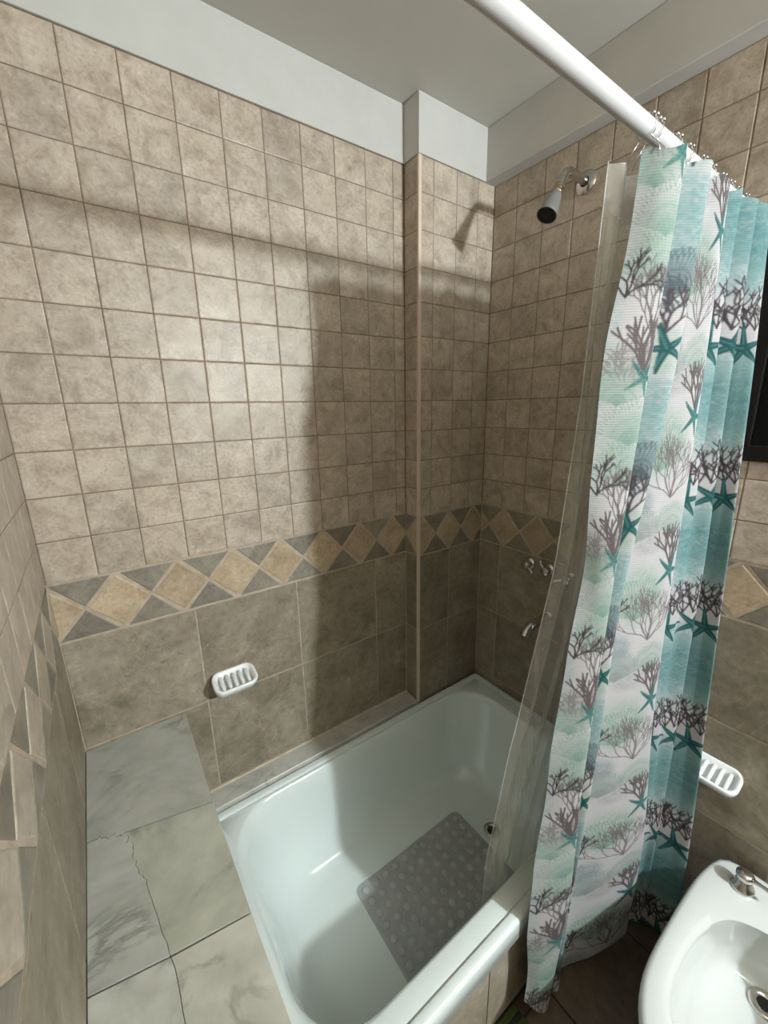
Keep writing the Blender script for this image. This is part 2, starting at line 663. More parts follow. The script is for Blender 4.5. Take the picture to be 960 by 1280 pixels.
# shower wall
BU = [0.0] + [0.937 + i for i in range(0, 10)]
OB = (XB, PY)
WY0, WY1, WZ0, WZ1 = 7.55, 10.9, 2.43, 7.2     # window opening (u from the corner)
grid('B', OB, BU, ROWS, J, M['tile_small'], wall_right, 'tile',
     skip=lambda u0, u1, v0, v1: u0 > WY0 - 0.3 and v0 > WZ0 - 0.45 and v1 < WZ1 + 0.85)
border('B', OB, [-1.02, 0.40, 1.83, 3.25, 4.67, 6.09, 7.51, 8.93, 10.35], 0, 10.35, wall_right)
grid('B', OB, [0.0, 0.99, 3.99, 6.99, 9.99], [-11.38, -10.5, -7.45, -4.45, -1.5], JB, M['tile_big'], wall_right, 'large_tile')
grid('B', OB, [WY0 + 0.4, 8.937, 9.937], [2.0, 2.43], J, M['tile_small'], wall_right, 'tile')
# left wall (seen at a very flat angle); u runs towards the back wall
OC = (0, 0)
grid('C', OC, [-12.0 + i for i in range(13)], [0.0, 1, 2, 3, 4, 5, 6], J, M['tile_small'], wall_left, 'tile')
border('C', OC, [-11.98 + 1.42 * i for i in range(10)], -11.0, 0.0, wall_left, 'tile_small')
grid('C', OC, [-11.0, -8.0, -5.0, -2.0, 0.0], [-7.5, -4.5, -1.5], JB, M['tile_big'], wall_left, 'large_tile')
b = MB(); b.box(-GAP, -0.001, YF, -0.01, 6.012, TOP)
o = b.build('upper_tiling', M['tile_small'], wall_left)
b = MB(); b.box(-GAP, -0.001, YF, -12.02, 0.0, 6.0)
o = b.build('side_tiling', M['tile_small'], wall_left)
b = MB(); b.box(-GAP, -0.001, YF, -11.02, FLOOR, -0.02)
o = b.build('lower_tiling', M['tile_big'], wall_left)
b = MB(); b.box(XB + 0.001, XB + GAP, YF, PY - 10.36, FLOOR, TOP)
o = b.build('side_tiling', M['tile_big'], wall_right)

# plaster bands above the tiling
b = MB(); b.box(-0.02, PX + 0.1, -0.05, 0.02, TOP + 0.005, CEIL, 0.012)
b.build('plaster_band', M['plaster'], wall_back)
b = MB(); b.box(PX - 0.03, XB, PY - 0.03, 0.0, TOP + 0.005, CEIL, 0.012)
b.build('plaster_band', M['plaster'], column)
b = MB(); b.box(13.28, XB + 0.1, YF, PY + 0.2, TOP, CEIL, 0.02)
b.build('plaster_band', M['plaster'], wall_right)
b = MB(); b.box(-0.02, 0.05, YF, 0.02, TOP + 0.005, CEIL, 0.012)
b.build('plaster_band', M['plaster'], wall_left)
# corner bead of the column
b = MB(); b.box(PX - 0.025, PX + 0.085, PY - 0.022, PY + 0.055, -7.75, TOP, 0.014)
bead = b.build('trim_2', M['bead']); bead['kind'] = 'structure'
# narrow marble sill between the wall and the tub
b = MB(); b.box(2.31, PX - 0.02, -0.735, -0.005, -8.3, -7.60, 0.02)
sill = b.build('trim_3', M['marble_white']); sill['kind'] = 'structure'
b = MB(); b.tube([(2.35, -0.02, -7.6), (PX - 0.03, -0.02, -7.6)], 0.06, 6)
b.build('caulk_line', M['caulk'], sill)

# floor tiles
for i in range(-1, 5):
    for k in range(-2, 8):
        x0, y1 = 3.0 * i, -7.74 - 3.0 * k + 3.0
        x0c, x1c = max(x0, 0.0), min(x0 + 3, XB)
        y0c, y1c = max(y1 - 3, YF), min(y1, -7.40)
        if x1c - x0c < 0.1 or y1c - y0c < 0.1:
            continue
        b = MB(); b.box(x0c + .03, x1c - .03, y0c + .03, y1c - .03, FLOOR - 0.03, FLOOR, 0.008)
        b.build('floor_tile', M['tile_floor'], floor)

# window above the bidet
b = MB()
y0, y1 = PY - WY1, PY - WY0
fx0, fx1 = XB - 0.12, XB + 0.2
b.box(fx0, fx1, y0, y1, WZ0, WZ0 + .35, .02)
b.box(fx0, fx1, y0, y1, WZ1 - .35, WZ1, .02)
b.box(fx0, fx1, y0, y0 + .35, WZ0 + .351, WZ1 - .351, .02)
b.box(fx0, fx1, y1 - .35, y1, WZ0 + .351, WZ1 - .351, .02)
win = b.build('window_1', M['dark_wood'], None, (XB, (y0 + y1) / 2, WZ0))
win['kind'] = 'structure'
b = MB(); b.box(XB - 0.02, XB + 0.015, y0 + .36, y1 - .36, WZ0 + .36, WZ1 - .36)
b.build('window_pane', M['night_glass'], win)

# ------------------------------------------------------------------ marble bench
bench = empty('marble_bench', 1.15, -3.8, FLOOR,
              'built-in bench topped with cracked grey-white marble slabs at the left end of the bathtub', 'bench')
b = MB(); b.box(0.005, 2.22, -7.6, -0.02, FLOOR + 0.002, -4.80)
b.build('bench_body', M['tile_big'], bench)
b = MB(); b.box(0.004, 2.25, -7.60, -0.02, -4.80, -4.60)
b.build('slab_bed', M['marble_gap'], bench)
random.seed(11)


def jag(p, q, n, amp):
    out = []
    for i in range(n + 1):
        t = i / n
        d = Vector((q[0] - p[0], q[1] - p[1]))
        nrm = Vector((-d.y, d.x)).normalized()
        k = 0 if i in (0, n) else random.uniform(-amp, amp)
        out.append((p[0] + d.x * t + nrm.x * k, p[1] + d.y * t + nrm.y * k))
    return out


j1a = [(0.012, -2.80)] + jag((0.1, -2.80), (0.64, -3.00), 14, 0.07)
j1b = [(0.64, -3.00), (2.29, -3.37)]
crk = jag((0.66, -3.05), (0.90, -4.35), 18, 0.045) + jag((0.90, -4.35), (1.08, -5.70), 8, 0.015)[1:]
j2a = [(0.012, -5.53), (1.07, -5.73)]
j2b = [(1.10, -5.74), (2.31, -5.91)]
crk2 = jag((1.09, -5.76), (1.20, -7.63), 10, 0.02)
e = 0.019
ec = 0.004


def off(pl, dx, dy):
    return [(x + dx, y + dy) for x, y in pl]


slabs = [
    ('marble_grey', [(0.012, -0.012), (2.33, -0.012), (2.29, -3.355)] + off(list(reversed(j1b)), 0, e)[1:] + off(list(reversed(j1a)), 0, e)),
    ('marble_grey', off(j1a, 0, -e) + off(crk, -ec, 0) + [(1.065, -5.73 + e)] + [(0.012, -5.53 + e)]),
    ('marble_green', off(list(reversed(j1b)), 0, -e) + off(crk, ec, -0.005) + [(1.10, -5.73 + e), (2.31, -5.91 + e)]),
    ('marble_white', [(0.012, -5.53 - e), (1.07, -5.73 - e)] + off(crk2, -ec, 0) + [(0.012, -7.63)]),
    ('marble_cream', [(2.31, -5.91 - e), (2.345, -7.63)] + off(list(reversed(crk2)), ec * 1.4, 0) + [(1.10, -5.74 - e)]),
]
for mname, poly in slabs:
    area = sum(poly[i][0] * poly[(i + 1) % len(poly)][1] - poly[(i + 1) % len(poly)][0] * poly[i][1] for i in range(len(poly)))
    if area < 0:
        poly = list(reversed(poly))
    b = MB()
    cx = sum(p[0] for p in poly) / len(poly); cy = sum(p[1] for p in poly) / len(poly)

    def sh(k, z):
        return [(cx + (x - cx) * k, cy + (y - cy) * k, z) for x, y in poly]
    b.loft([sh(1, -4.75), sh(1, -4.57), sh(0.9965, -4.55)], True, True)
    b.build('marble_slab', M[mname], bench)

# ------------------------------------------------------------------ bathtub
tub = empty('bathtub', 8.0, -4.2, FLOOR,
            'white enamel bathtub with rounded basin and tiled front panel under the shower', 'bathtub')
b = MB()
N = 10
X0, X1, Y0, Y1 = 2.33, XB - 0.03, -7.64, -0.755


def inset(i, r, z):
    return rrect(X0 + i, X1 - i, Y0 + i, Y1 - i, r, z, N)


loops = [inset(0.10, 0.10, -8.45), inset(0.0, 0.16, -8.28), inset(0.0, 0.18, -7.80), inset(0.015, 0.17, -7.745), inset(0.05, 0.16, -7.712), inset(0.09, 0.15, -7.705),
         inset(0.205, 0.13, -7.705), inset(0.235, 0.125, -7.72), inset(0.25, 0.12, -7.79), inset(0.275, 0.12, -7.79), inset(0.29, 0.12, -7.765)]


def open_(x0, x1, y0, y1, r, z):
    return rrect(x0, x1, y0, y1, r, z, N)


loops += [open_(2.78, 13.02, -6.98, -1.08, 1.35, -7.755),
          open_(2.83, 12.97, -6.92, -1.12, 1.38, -7.785),
          open_(2.90, 12.90, -6.86, -1.18, 1.40, -7.90),
          open_(2.98, 12.84, -6.82, -1.23, 1.42, -8.15),
          open_(3.16, 12.68, -6.76, -1.33, 1.42, -9.0),
          open_(3.40, 12.45, -6.69, -1.46, 1.40, -9.9),
          open_(3.62, 12.25, -6.62, -1.58, 1.35, -10.45),
          open_(3.85, 12.05, -6.52, -1.74, 1.25, -10.80),
          open_(4.10, 11.85, -6.36, -1.94, 1.10, -10.96),
          open_(4.45, 11.60, -6.16, -2.20, 0.95, -11.0),
          open_(6.0, 10.0, -4.8, -3.4, 0.5, -11.005)]
b.loft(loops, False, True)
b.build('basin', M['enamel'], tub, smooth=True, sharp=50)
# drain
b = MB(); b.lathe([(0.14, 0.0), (0.20, 0.03), (0.26, 0.045), (0.285, 0.03), (0.29, 0.0)], (10.88, -4.28, -11.004), (0, 0, 1), 24, False, False)
dr = b.build('drain_ring', M['chrome'], tub, smooth=True)
b = MB(); b.lathe([(0.02, 0.012), (0.15, 0.012), (0.16, 0.0)], (10.88, -4.28, -10.998), (0, 0, 1), 20)
b.lathe([(0.05, 0.0), (0.05, 0.03)], (10.88, -4.28, -10.99), (0, 0, 1), 10)
b.build('drain_hole', M['hole'], tub)
# front panel of stone tiles
b = MB(); b.box(2.33, XB - 0.03, -7.36, -7.15, FLOOR + 0.003, -8.47)
b.build('front_panel', M['grout'], tub)
xs = [2.35, 4.6, 7.0, 9.4, 11.8, XB - 0.05]
for i in range(5):
    b = MB(); b.box(xs[i] + .02, xs[i + 1] - .02, -7.385, -7.35, FLOOR + 0.05, -8.45, 0.01)
    b.build('panel_tile', M['apron_tile'], tub)

# clear bath mat with suction cups
mat = empty('bath_mat', 8.1, -4.55, -10.99, 'clear grey anti-slip bath mat with suction bumps on the tub floor', 'bath mat')
mx0, mx1, my0, my1, mz = 5.92, 10.38, -6.05, -2.98, -10.972
b = MB()
b.loft([rrect(mx0, mx1, my0, my1, 0.22, mz - 0.02, 6), rrect(mx0, mx1, my0, my1, 0.22, mz + 0.015, 6), rrect(mx0 + .02, mx1 - .02, my0 + .02, my1 - .02, 0.2, mz + 0.03, 6)], True, True)
b.build('mat_sheet', M['bath_mat'], mat)
cup = None
nx, ny = 11, 8
for i in range(nx):
    for k in range(ny):
        cx = mx0 + 0.26 + (mx1 - mx0 - 0.52) * i / (nx - 1)
        cy = my0 + 0.24 + (my1 - my0 - 0.48) * k / (ny - 1)
        if cup is None:
            b = MB(); b.lathe([(0.125, 0.0), (0.12, 0.025), (0.085, 0.05), (0.02, 0.058)], (cx, cy, mz + 0.025), (0, 0, 1), 10, False, True)
            cup = b.build('suction_cup', M['suction'], mat, (cx, cy, mz + 0.025), smooth=True)
        else:
            c2 = cup.copy(); COL.objects.link(c2); c2.parent = mat
            c2.location = W(cx, cy, mz + 0.025) - wloc(mat)

# ------------------------------------------------------------------ soap dishes


def soap_dish(face, origin, label):
    """ribbed ceramic tray sticking out of the wall, tipped a little forward"""
    ox, oy, oz = origin
    root = empty('soap_dish', ox, oy, oz, label, 'soap dish')

    def T(u, d, h):      # u along the wall, d away from it, h up
        if face == 'A':
            return (ox + u, oy - d, oz + h)
        return (ox - d, oy - u, oz + h)

    def loop(u0, u1, d0, d1, r, h0, h1):
        return [T(p[0], p[1], h0 + (h1 - h0) * (p[1] - d0) / (d1 - d0)) for p in rrect(u0, u1, d0, d1, r, 0, 6)]
    b = MB()
    b.loft([loop(-.42, .42, 0.0, 0.32, 0.12, -.40, -.42),
            loop(-.56, .56, 0.0, 0.58, 0.2, -.20, -.26),
            loop(-.62, .62, 0.0, 0.74, 0.26, 0.14, -.06),
            loop(-.625, .625, 0.0, 0.77, 0.27, 0.22, 0.01),
            loop(-.605, .605, 0.01, 0.75, 0.25, 0.26, 0.05),
            loop(-.57, .57, 0.03, 0.715, 0.22, 0.265, 0.055),
            loop(-.52, .52, 0.07, 0.665, 0.18, 0.24, 0.03),
            loop(-.48, .48, 0.10, 0.63, 0.15, 0.10, -.08),
            loop(-.44, .44, 0.13, 0.59, 0.12, 0.05, -.13)], True, True)
    b.build('tray', M['ceramic'], root, smooth=True, sharp=60)
    for i in range(5):
        u = -0.36 + 0.18 * i
        b = MB()
        b.tube([T(u, 0.10, 0.10), T(u, 0.14, 0.125), T(u, 0.36, 0.06), T(u, 0.58, -.005), T(u, 0.63, -.03)], [0.03, 0.05, 0.055, 0.05, 0.03], 8)
        b.build('rib', M['ceramic'], root, smooth=True)
    return root


soap_dish('A', (3.70, 0.0, -3.93), 'white ceramic ribbed soap dish on the back wall above the bathtub, left of the curtain')
soap_dish('B', (XB, -9.25, -5.83), 'white ceramic ribbed soap dish on the dim right wall above the bidet, beside the curtain')

# ------------------------------------------------------------------ shower head
sh = empty('overhead_shower', XB, -3.98, 9.79, 'old chrome shower head with black face on a bent arm high on the shower wall', 'shower head')
b = MB(); b.lathe([(0.30, 0.0), (0.30, 0.03), (0.26, 0.07), (0.17, 0.09), (0.13, 0.10), (0.11, 0.05)], (XB, -3.98, 9.79), (-1, 0, 0), 28)
b.build('flange', M['chrome'], sh, smooth=True, sharp=40)
b = MB()
b.tube([(XB - .02, -3.98, 9.79), (XB - .55, -3.98, 9.83), (XB - .85, -3.98, 9.82), (XB - 1.02, -3.98, 9.74), (XB - 1.13, -3.98, 9.60), (XB - 1.27, -3.98, 9.36)], 0.115, 14)
b.build('arm', M['chrome'], sh, smooth=True, sharp=60)
ax = Vector((-0.50, 0.02, -0.87)).normalized()
nk = Vector((XB - 1.25, -3.98, 9.40))
b = MB(); b.lathe([(0.12, 0), (0.145, 0.02), (0.145, 0.10), (0.12, 0.12), (0.12, 0.14), (0.15, 0.16), (0.15, 0.22), (0.13, 0.25)], nk, ax, 20)
b.build('collar', M['brass'], sh, smooth=True, sharp=30)
b = MB(); b.lathe([(0.13, 0.24), (0.16, 0.27), (0.185, 0.40), (0.25, 0.80), (0.27, 0.88), (0.265, 0.90), (0.235, 0.895)], nk, ax, 28)
b.build('head_shell', M['grey_plastic'], sh, smooth=True, sharp=40)
b = MB(); b.lathe([(0.245, 0.885), (0.24, 0.905), (0.10, 0.90), (0.03, 0.915), (0.02, 0.92)], nk, ax, 28)
b.build('spray_face', M['black'], sh, smooth=True, sharp=40)

# ------------------------------------------------------------------ taps and spout


def wall_tap(y, z, ang, label):
    r = empty('wall_tap', XB, y, z, label, 'tap')
    b = MB(); b.lathe([(0.22, 0), (0.22, 0.03), (0.19, 0.07), (0.12, 0.10), (0.10, 0.16)], (XB, y, z), (-1, 0, 0), 22)
    b.build('escutcheon', M['chrome'], r, smooth=True, sharp=40)
    b = MB(); b.lathe([(0.10, 0.12), (0.15, 0.15), (0.17, 0.22), (0.17, 0.30), (0.14, 0.36), (0.05, 0.38)], (XB, y, z), (-1, 0, 0), 22)
    b.build('valve_body', M['chrome'], r, smooth=True, sharp=40)
    dx = XB - 0.30
    u, w = math.cos(ang), math.sin(ang)
    b = MB(); b.tube([(dx, y, z), (dx - .03, y + .18 * u, z + .18 * w), (dx - .08, y + .34 * u, z + .34 * w), (dx - .12, y + .42 * u, z + .42 * w)], [0.06, 0.06, 0.075, 0.05], 12)
    b.build('lever', M['chrome'], r, smooth=True)
    return r


wall_tap(-3.12, -1.82, math.radians(205), 'chrome lever tap on the shower wall, first of three from the corner')
wall_tap(-3.90, -1.82, math.radians(70), 'chrome lever tap on the shower wall, middle one at the edge of the clear liner')
wall_tap(-4.68, -1.86, math.radians(-20), 'chrome lever tap on the shower wall, seen through the clear liner')
sp = empty('tub_spout', XB, -3.98, -3.62, 'chrome bathtub spout low on the shower wall beside the clear liner', 'spout')
b = MB(); b.lathe([(0.20, 0), (0.20, 0.03), (0.15, 0.07), (0.13, 0.08)], (XB, -3.98, -3.60), (-1, 0, 0), 22)
b.build('flange', M['chrome'], sp, smooth=True, sharp=40)
b = MB()
b.tube([(XB - .03, -3.98, -3.60), (XB - .5, -3.96, -3.62), (XB - .9, -3.93, -3.70), (XB - 1.12, -3.92, -3.82), (XB - 1.22, -3.91, -3.98)], [0.15, 0.155, 0.17, 0.18, 0.16], 16)
b.build('spout_body', M['chrome'], sp, smooth=True, sharp=60)

# ------------------------------------------------------------------ bidet
bid = empty('bidet', 11.0, -11.3, FLOOR, 'white ceramic bidet with chrome tap standing against the right wall beside the curtain', 'bidet')
BC = -11.3


def outline(pts, z, n=64, k=1.0, shift=0.0):
    """closed symmetric loop from (x, half width) points, smoothed"""
    P = [(x, w) for x, w in pts]
    full = [(x, w) for x, w in P] + [(x, -w) for x, w in reversed(P) if w > 1e-6]
    if P[0][1] < 1e-6:
        full = full
    Q = [Vector(p) for p in full]
    m_ = len(Q)
    dense = []
    for i in range(m_):
        p0, p1, p2, p3 = Q[i - 1], Q[i], Q[(i + 1) % m_], Q[(i + 2) % m_]
        for s in range(12):
            t = s / 12
            dense.append(0.5 * ((2 * p1) + (-p0 + p2) * t + (2 * p0 - 5 * p1 + 4 * p2 - p3) * t * t + (-p0 + 3 * p1 - 3 * p2 + p3) * t ** 3))
    L = [0]
    for i in range(len(dense)):
        L.append(L[-1] + (dense[(i + 1) % len(dense)] - dense[i]).length)
    out = []
    for i in range(n):
        t = L[-1] * i / n
        j = max(0, int(np.searchsorted(L, t, side='right')) - 1)
        j = min(j, len(dense) - 1)
        f = (t - L[j]) / max(1e-9, L[j + 1] - L[j])
        p = dense[j].lerp(dense[(j + 1) % len(dense)], f)
        out.append((p.x, BC + p.y, z))
    return out


OUT = [(13.52, 0.0), (13.52, 0.7), (13.46, 1.25), (13.22, 1.53), (12.3, 1.70), (10.9, 1.73), (9.7, 1.71), (9.0, 1.62), (8.4, 1.40), (8.0, 1.05), (7.78, 0.55), (7.72, 0.0)]
INN = [(12.20, 0.0), (12.12, 0.45), (11.80, 0.90), (11.1, 1.17), (10.13, 1.26), (9.35, 1.20), (8.85, 1.0), (8.48, 0.68), (8.33, 0.0)]


def sc(pts, kx, kw, cx):
    return [(cx + (x - cx) * kx, w * kw) for x, w in pts]


NB = 72
b = MB()
l = [outline(sc(OUT, 0.58, 0.60, 11.6), FLOOR + 0.002, NB), outline(sc(OUT, 0.58, 0.60, 11.6), FLOOR + 0.5, NB),
     outline(sc(OUT, 0.62, 0.62, 11.6), -10.2, NB), outline(sc(OUT, 0.78, 0.80, 11.6), -9.3, NB),
     outline(sc(OUT, 0.93, 0.94, 11.4), -8.75, NB), outline(sc(OUT, 0.985, 0.985, 11.2), -8.35, NB), outline(OUT, -8.13, NB),
     outline(sc(OUT, 0.985, 0.975, 11.0), -8.03, NB), outline(sc(OUT, 0.955, 0.93, 11.0), -8.0, NB)]


def blend(a, c, t):
    return [(p[0] + (q[0] - p[0]) * t, p[1] + (q[1] - p[1]) * t, p[2] + (q[2] - p[2]) * t) for p, q in zip(a, c)]


rimo = l[-1]
inner = outline(INN, -8.06, NB)
l.append(blend(rimo, outline(sc(INN, 1.05, 1.06, 10.2), -8.02, NB), 0.85))


def bowl(z, xb, xf, k):
    return outline([(xf + (x - 8.33) / (12.20 - 8.33) * (xb - xf), w * k) for x, w in INN], z, NB)


l += [inner, bowl(-8.16, 12.22, 8.38, 0.985), bowl(-8.5, 12.28, 8.68, 0.97), bowl(-9.0, 12.30, 9.35, 0.93),
      bowl(-9.38, 12.25, 10.05, 0.82), bowl(-9.55, 12.15, 10.8, 0.55), bowl(-9.60, 12.0, 11.5, 0.25)]
b.loft(l, True, True)
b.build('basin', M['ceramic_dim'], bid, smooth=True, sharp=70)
b = MB(); b.lathe([(0.13, 0.0), (0.15, 0.04), (0.25, 0.06), (0.29, 0.04), (0.30, -0.01)], (11.82, -11.28, -9.575), (-0.06, 0, 1), 24, False, False)
b.build('drain_ring', M['chrome'], bid, smooth=True)
b = MB(); b.lathe([(0.16, 0.0), (0.16, 0.02)], (11.82, -11.28, -9.575), (-0.06, 0, 1), 20)
b.build('drain_hole', M['hole'], bid)


def bidet_tap(x, y, z, ang):
    b = MB(); b.lathe([(0.24, 0.0), (0.245, 0.04), (0.225, 0.09), (0.17, 0.15), (0.155, 0.27), (0.13, 0.30)], (x, y, z), (0, 0, 1), 28)
    tp = b.build('tap', M['chrome'], bid, (x, y, z), smooth=True, sharp=40)
    b = MB(); b.lathe([(0.10, 0.28), (0.16, 0.31), (0.185, 0.37), (0.18, 0.44), (0.14, 0.49), (0.05, 0.51)], (x, y, z), (0, 0, 1), 28)
    b.build('tap_cap', M['chrome'], tp, smooth=True, sharp=40)
    u, w = math.cos(ang), math.sin(ang)
    b = MB(); b.tube([(x + .08 * u, y + .08 * w, z + .41), (x + .3 * u, y + .3 * w, z + .43), (x + .62 * u, y + .62 * w, z + .46), (x + .70 * u, y + .70 * w, z + .47)], [0.06, 0.045, 0.06, 0.03], 10)
    b.build('tap_lever', M['chrome'], tp, smooth=True)


bidet_tap(12.85, -10.38, -8.01, math.radians(-95))
bidet_tap(12.85, -12.22, -8.01, math.radians(95))

# ------------------------------------------------------------------ striped floor mat
rug = empty('floor_mat', 5.4, -8.6, FLOOR, 'green and dark striped floor mat on the brown floor along the foot of the bathtub', 'mat')
y = -7.42
for i in range(9):
    w = 0.17 if i % 2 == 0 else 0.12
    b = MB(); b.box(2.8, 8.05 - 0.02 * (i % 2), y - w, y, FLOOR, FLOOR + 0.08 - 0.02 * (i % 2), 0.03)
    b.build('stripe', M['mat_green'] if i % 2 == 0 else M['mat_dark'], rug)
    y -= w

# ------------------------------------------------------------------ curtain rod
RY, RZ, RR = -7.8, 7.80, 0.122
rod = empty('curtain_rod', 7.0, RY, RZ, 'white round shower curtain rod running between the side walls above the tub edge', 'rod')
b = MB(); b.tube([(0.03, RY, RZ), (XB - 0.03, RY, RZ)], RR, 32)
b.build('tube', M['rod'], rod, smooth=True, sharp=50)
for x, d in ((0.0, 1), (XB, -1)):
    b = MB(); b.lathe([(0.20, 0), (0.20, 0.05), (0.17, 0.09), (0.14, 0.11), (0.14, 0.3), (0.125, 0.32)], (x, RY, RZ), (d, 0, 0), 28)
    b.build('end_cap', M['rod'], rod, smooth=True, sharp=40)

# ------------------------------------------------------------------ curtain
ZL = [7.6, 4.0, 0.0, -4.0, -8.0, -11.2]
KN = {
    'L0': ([8.80, 8.40, 8.36, 7.93, 7.74, 7.80], [-7.84, -7.80, -7.80, -7.80, -7.80, -7.82]),
    'm1': ([9.06, 8.72, 8.60, 8.26, 8.26, 8.10], [-8.10, -8.08, -8.08, -8.08, -8.04, -8.05]),
    'L1': ([9.40, 9.09, 8.80, 8.57, 8.84, 8.44], [-8.20, -8.20, -8.20, -8.20, -8.14, -8.12]),
    'v1': ([9.62, 9.30, 8.98, 8.78, 8.96, 8.72], [-7.86, -7.80, -7.80, -7.80, -7.80, -7.80]),
    'L2': ([10.28, 9.96, 9.37, 9.19, 9.09, 9.00], [-8.26, -8.24, -8.15, -8.12, -8.08, -8.04]),
    'v2': ([10.48, 10.22, 9.68, 9.46, 9.38, 9.38], [-7.88, -7.82, -7.85, -7.85, -7.83, -7.83]),
    'm3': ([10.76, 10.70, 10.44, 10.38, 10.60, 10.50], [-8.10, -8.08, -8.14, -8.20, -8.22, -8.22]),
    'L3': ([11.06, 11.18, 11.24, 11.30, 11.87, 11.75], [-8.28, -8.30, -8.36, -8.43, -8.48, -8.50]),
    'v3': ([11.24, 11.46, 11.64, 11.72, 12.08, 12.02], [-7.92, -7.94, -8.00, -8.08, -8.18, -8.22]),
    'c4': ([11.72, 12.10, 12.30, 12.20, 12.22, 12.12], [-8.28, -8.20, -8.22, -8.26, -8.38, -8.42]),
    'v4': ([11.90, 12.24, 12.50, 12.40, 12.34, 12.24], [-7.95, -8.02, -8.18, -8.30, -8.44, -8.50]),
    'L4': ([12.36, 12.51, 12.80, 12.57, 12.42, 12.30], [-8.34, -8.36, -8.48, -8.56, -8.60, -8.64]),
    'v5': ([12.54, 12.66, 12.84, 12.66, 12.52, 12.42], [-7.98, -8.08, -8.22, -8.36, -8.50, -8.58]),
    'm5': ([12.82, 12.82, 12.90, 12.74, 12.62, 12.52], [-8.30, -8.42, -8.60, -8.74, -8.92, -9.00]),
    'L6': ([13.05, 12.95, 12.88, 12.74, 12.68, 12.62], [-8.40, -8.64, -8.87, -9.06, -9.30, -9.38]),
    'r1': ([13.32, 13.30, 13.30, 13.30, 13.30, 13.28], [-8.22, -8.28, -8.34, -8.36, -8.40, -8.44]),
    'r2': ([13.62, 13.62, 13.62, 13.62, 13.62, 13.62], [-8.00, -8.00, -8.00, -8.00, -8.00, -8.00]),
}
names = list(KN)
NS, NZ = 690, 1240
zs = np.linspace(7.62, -11.2, NZ)


def interp_z(vals):
    v = np.interp(-zs, [-q for q in ZL], vals)
    k = 100
    pad = np.concatenate([np.full(k, v[0]) - np.arange(k, 0, -1) * (v[1] - v[0]), v, np.full(k, v[-1]) + np.arange(1, k + 1) * (v[-1] - v[-2])])
    ker = np.hanning(2 * k + 1); ker /= ker.sum()
    return np.convolve(pad, ker, 'valid')


KX = np.stack([interp_z(KN[n][0]) for n in names], 1)
KY = np.stack([interp_z(KN[n][1]) for n in names], 1)
# small lively ripples along the height
rs = np.random.RandomState(3)
for i in range(len(names)):
    a, p_, q = rs.uniform(.008, .022), rs.uniform(0, 6), rs.uniform(0.5, 0.9)
    KY[:, i] += a * np.sin(zs * q + p_)
    KX[:, i] += a * 1.2 * np.sin(zs * q * 0.8 + p_ * 2)
KX[:, 0] += 0.05 * np.sin(zs * 1.1 + 0.4) + 0.03 * np.sin(zs * 2.3)
seg = np.sqrt(np.diff(KX, axis=1) ** 2 + np.diff(KY, axis=1) ** 2).mean(0) * 1.08
SK = np.concatenate([[0], np.cumsum(seg)])
SL = dict(zip(names, SK))
STOT = SK[-1]
ss = np.linspace(0, STOT, NS)


def cat_rows(Kv):
    """Catmull-Rom across the folds with the common fold parameter"""
    out = np.zeros((NZ, NS))
    n = len(names)
    idx = np.clip(np.searchsorted(SK, ss, side='right') - 1, 0, n - 2)
    h = np.diff(SK)
    d = np.zeros_like(Kv)
    for i in range(n):
        a, c = max(i - 1, 0), min(i + 1, n - 1)
        d[:, i] = (Kv[:, c] - Kv[:, a]) / (SK[c] - SK[a])
    for j, i in enumerate(idx):
        t = (ss[j] - SK[i]) / h[i]
        h00, h10, h01, h11 = 2 * t ** 3 - 3 * t ** 2 + 1, t ** 3 - 2 * t ** 2 + t, -2 * t ** 3 + 3 * t ** 2, t ** 3 - t ** 2
        out[:, j] = h00 * Kv[:, i] + h10 * h[i] * d[:, i] + h01 * Kv[:, i + 1] + h11 * h[i] * d[:, i + 1]
    return out


GX, GY = cat_rows(KX), cat_rows(KY)
zb = np.interp(ss, SK, [-10.35, -10.75, -11.0, -11.05, -11.05, -11.0, -11.12] + [-11.15] * 10)
zt = 7.49 + 0.05 * np.cos(ss / STOT * 2 * math.pi * 9) + np.interp(ss, [0, 0.4, 1.0, STOT], [-0.06, 0.0, 0.03, 0.05])
tt = (7.62 - zs) / (7.62 + 11.2)
GZ = zt[None, :] + (zb - zt)[None, :] * tt[:, None]

# ---- the print: one repeat, painted as strokes in cloth coordinates
PER = 3.2
RES = 72                                   # samples per tile unit
Wd, Hd = int(STOT * RES) + 1, int(PER * RES)
gu = (np.arange(Wd) + 0.5) / RES
gv = (np.arange(Hd) + 0.5) / RES
U, V = np.meshgrid(gu, gv)


def lerp(a, c, t):
    return a[None, None, :] * (1 - t[..., None]) + c[None, None, :] * t[..., None]


def smooth_noise(seed, cells_u, cells_v):
    r = np.random.RandomState(seed)
    g = r.rand(cells_v, cells_u + 2)
    fu = U / STOT * cells_u
    fv = V / PER * cells_v
    iu, iv = fu.astype(int), fv.astype(int)
    tu, tv = fu - iu, fv - iv
    tu, tv = tu * tu * (3 - 2 * tu), tv * tv * (3 - 2 * tv)
    a = g[iv % cells_v, iu] * (1 - tu) + g[iv % cells_v, iu + 1] * tu
    c = g[(iv + 1) % cells_v, iu] * (1 - tu) + g[(iv + 1) % cells_v, iu + 1] * tu
    return a * (1 - tv) + c * tv


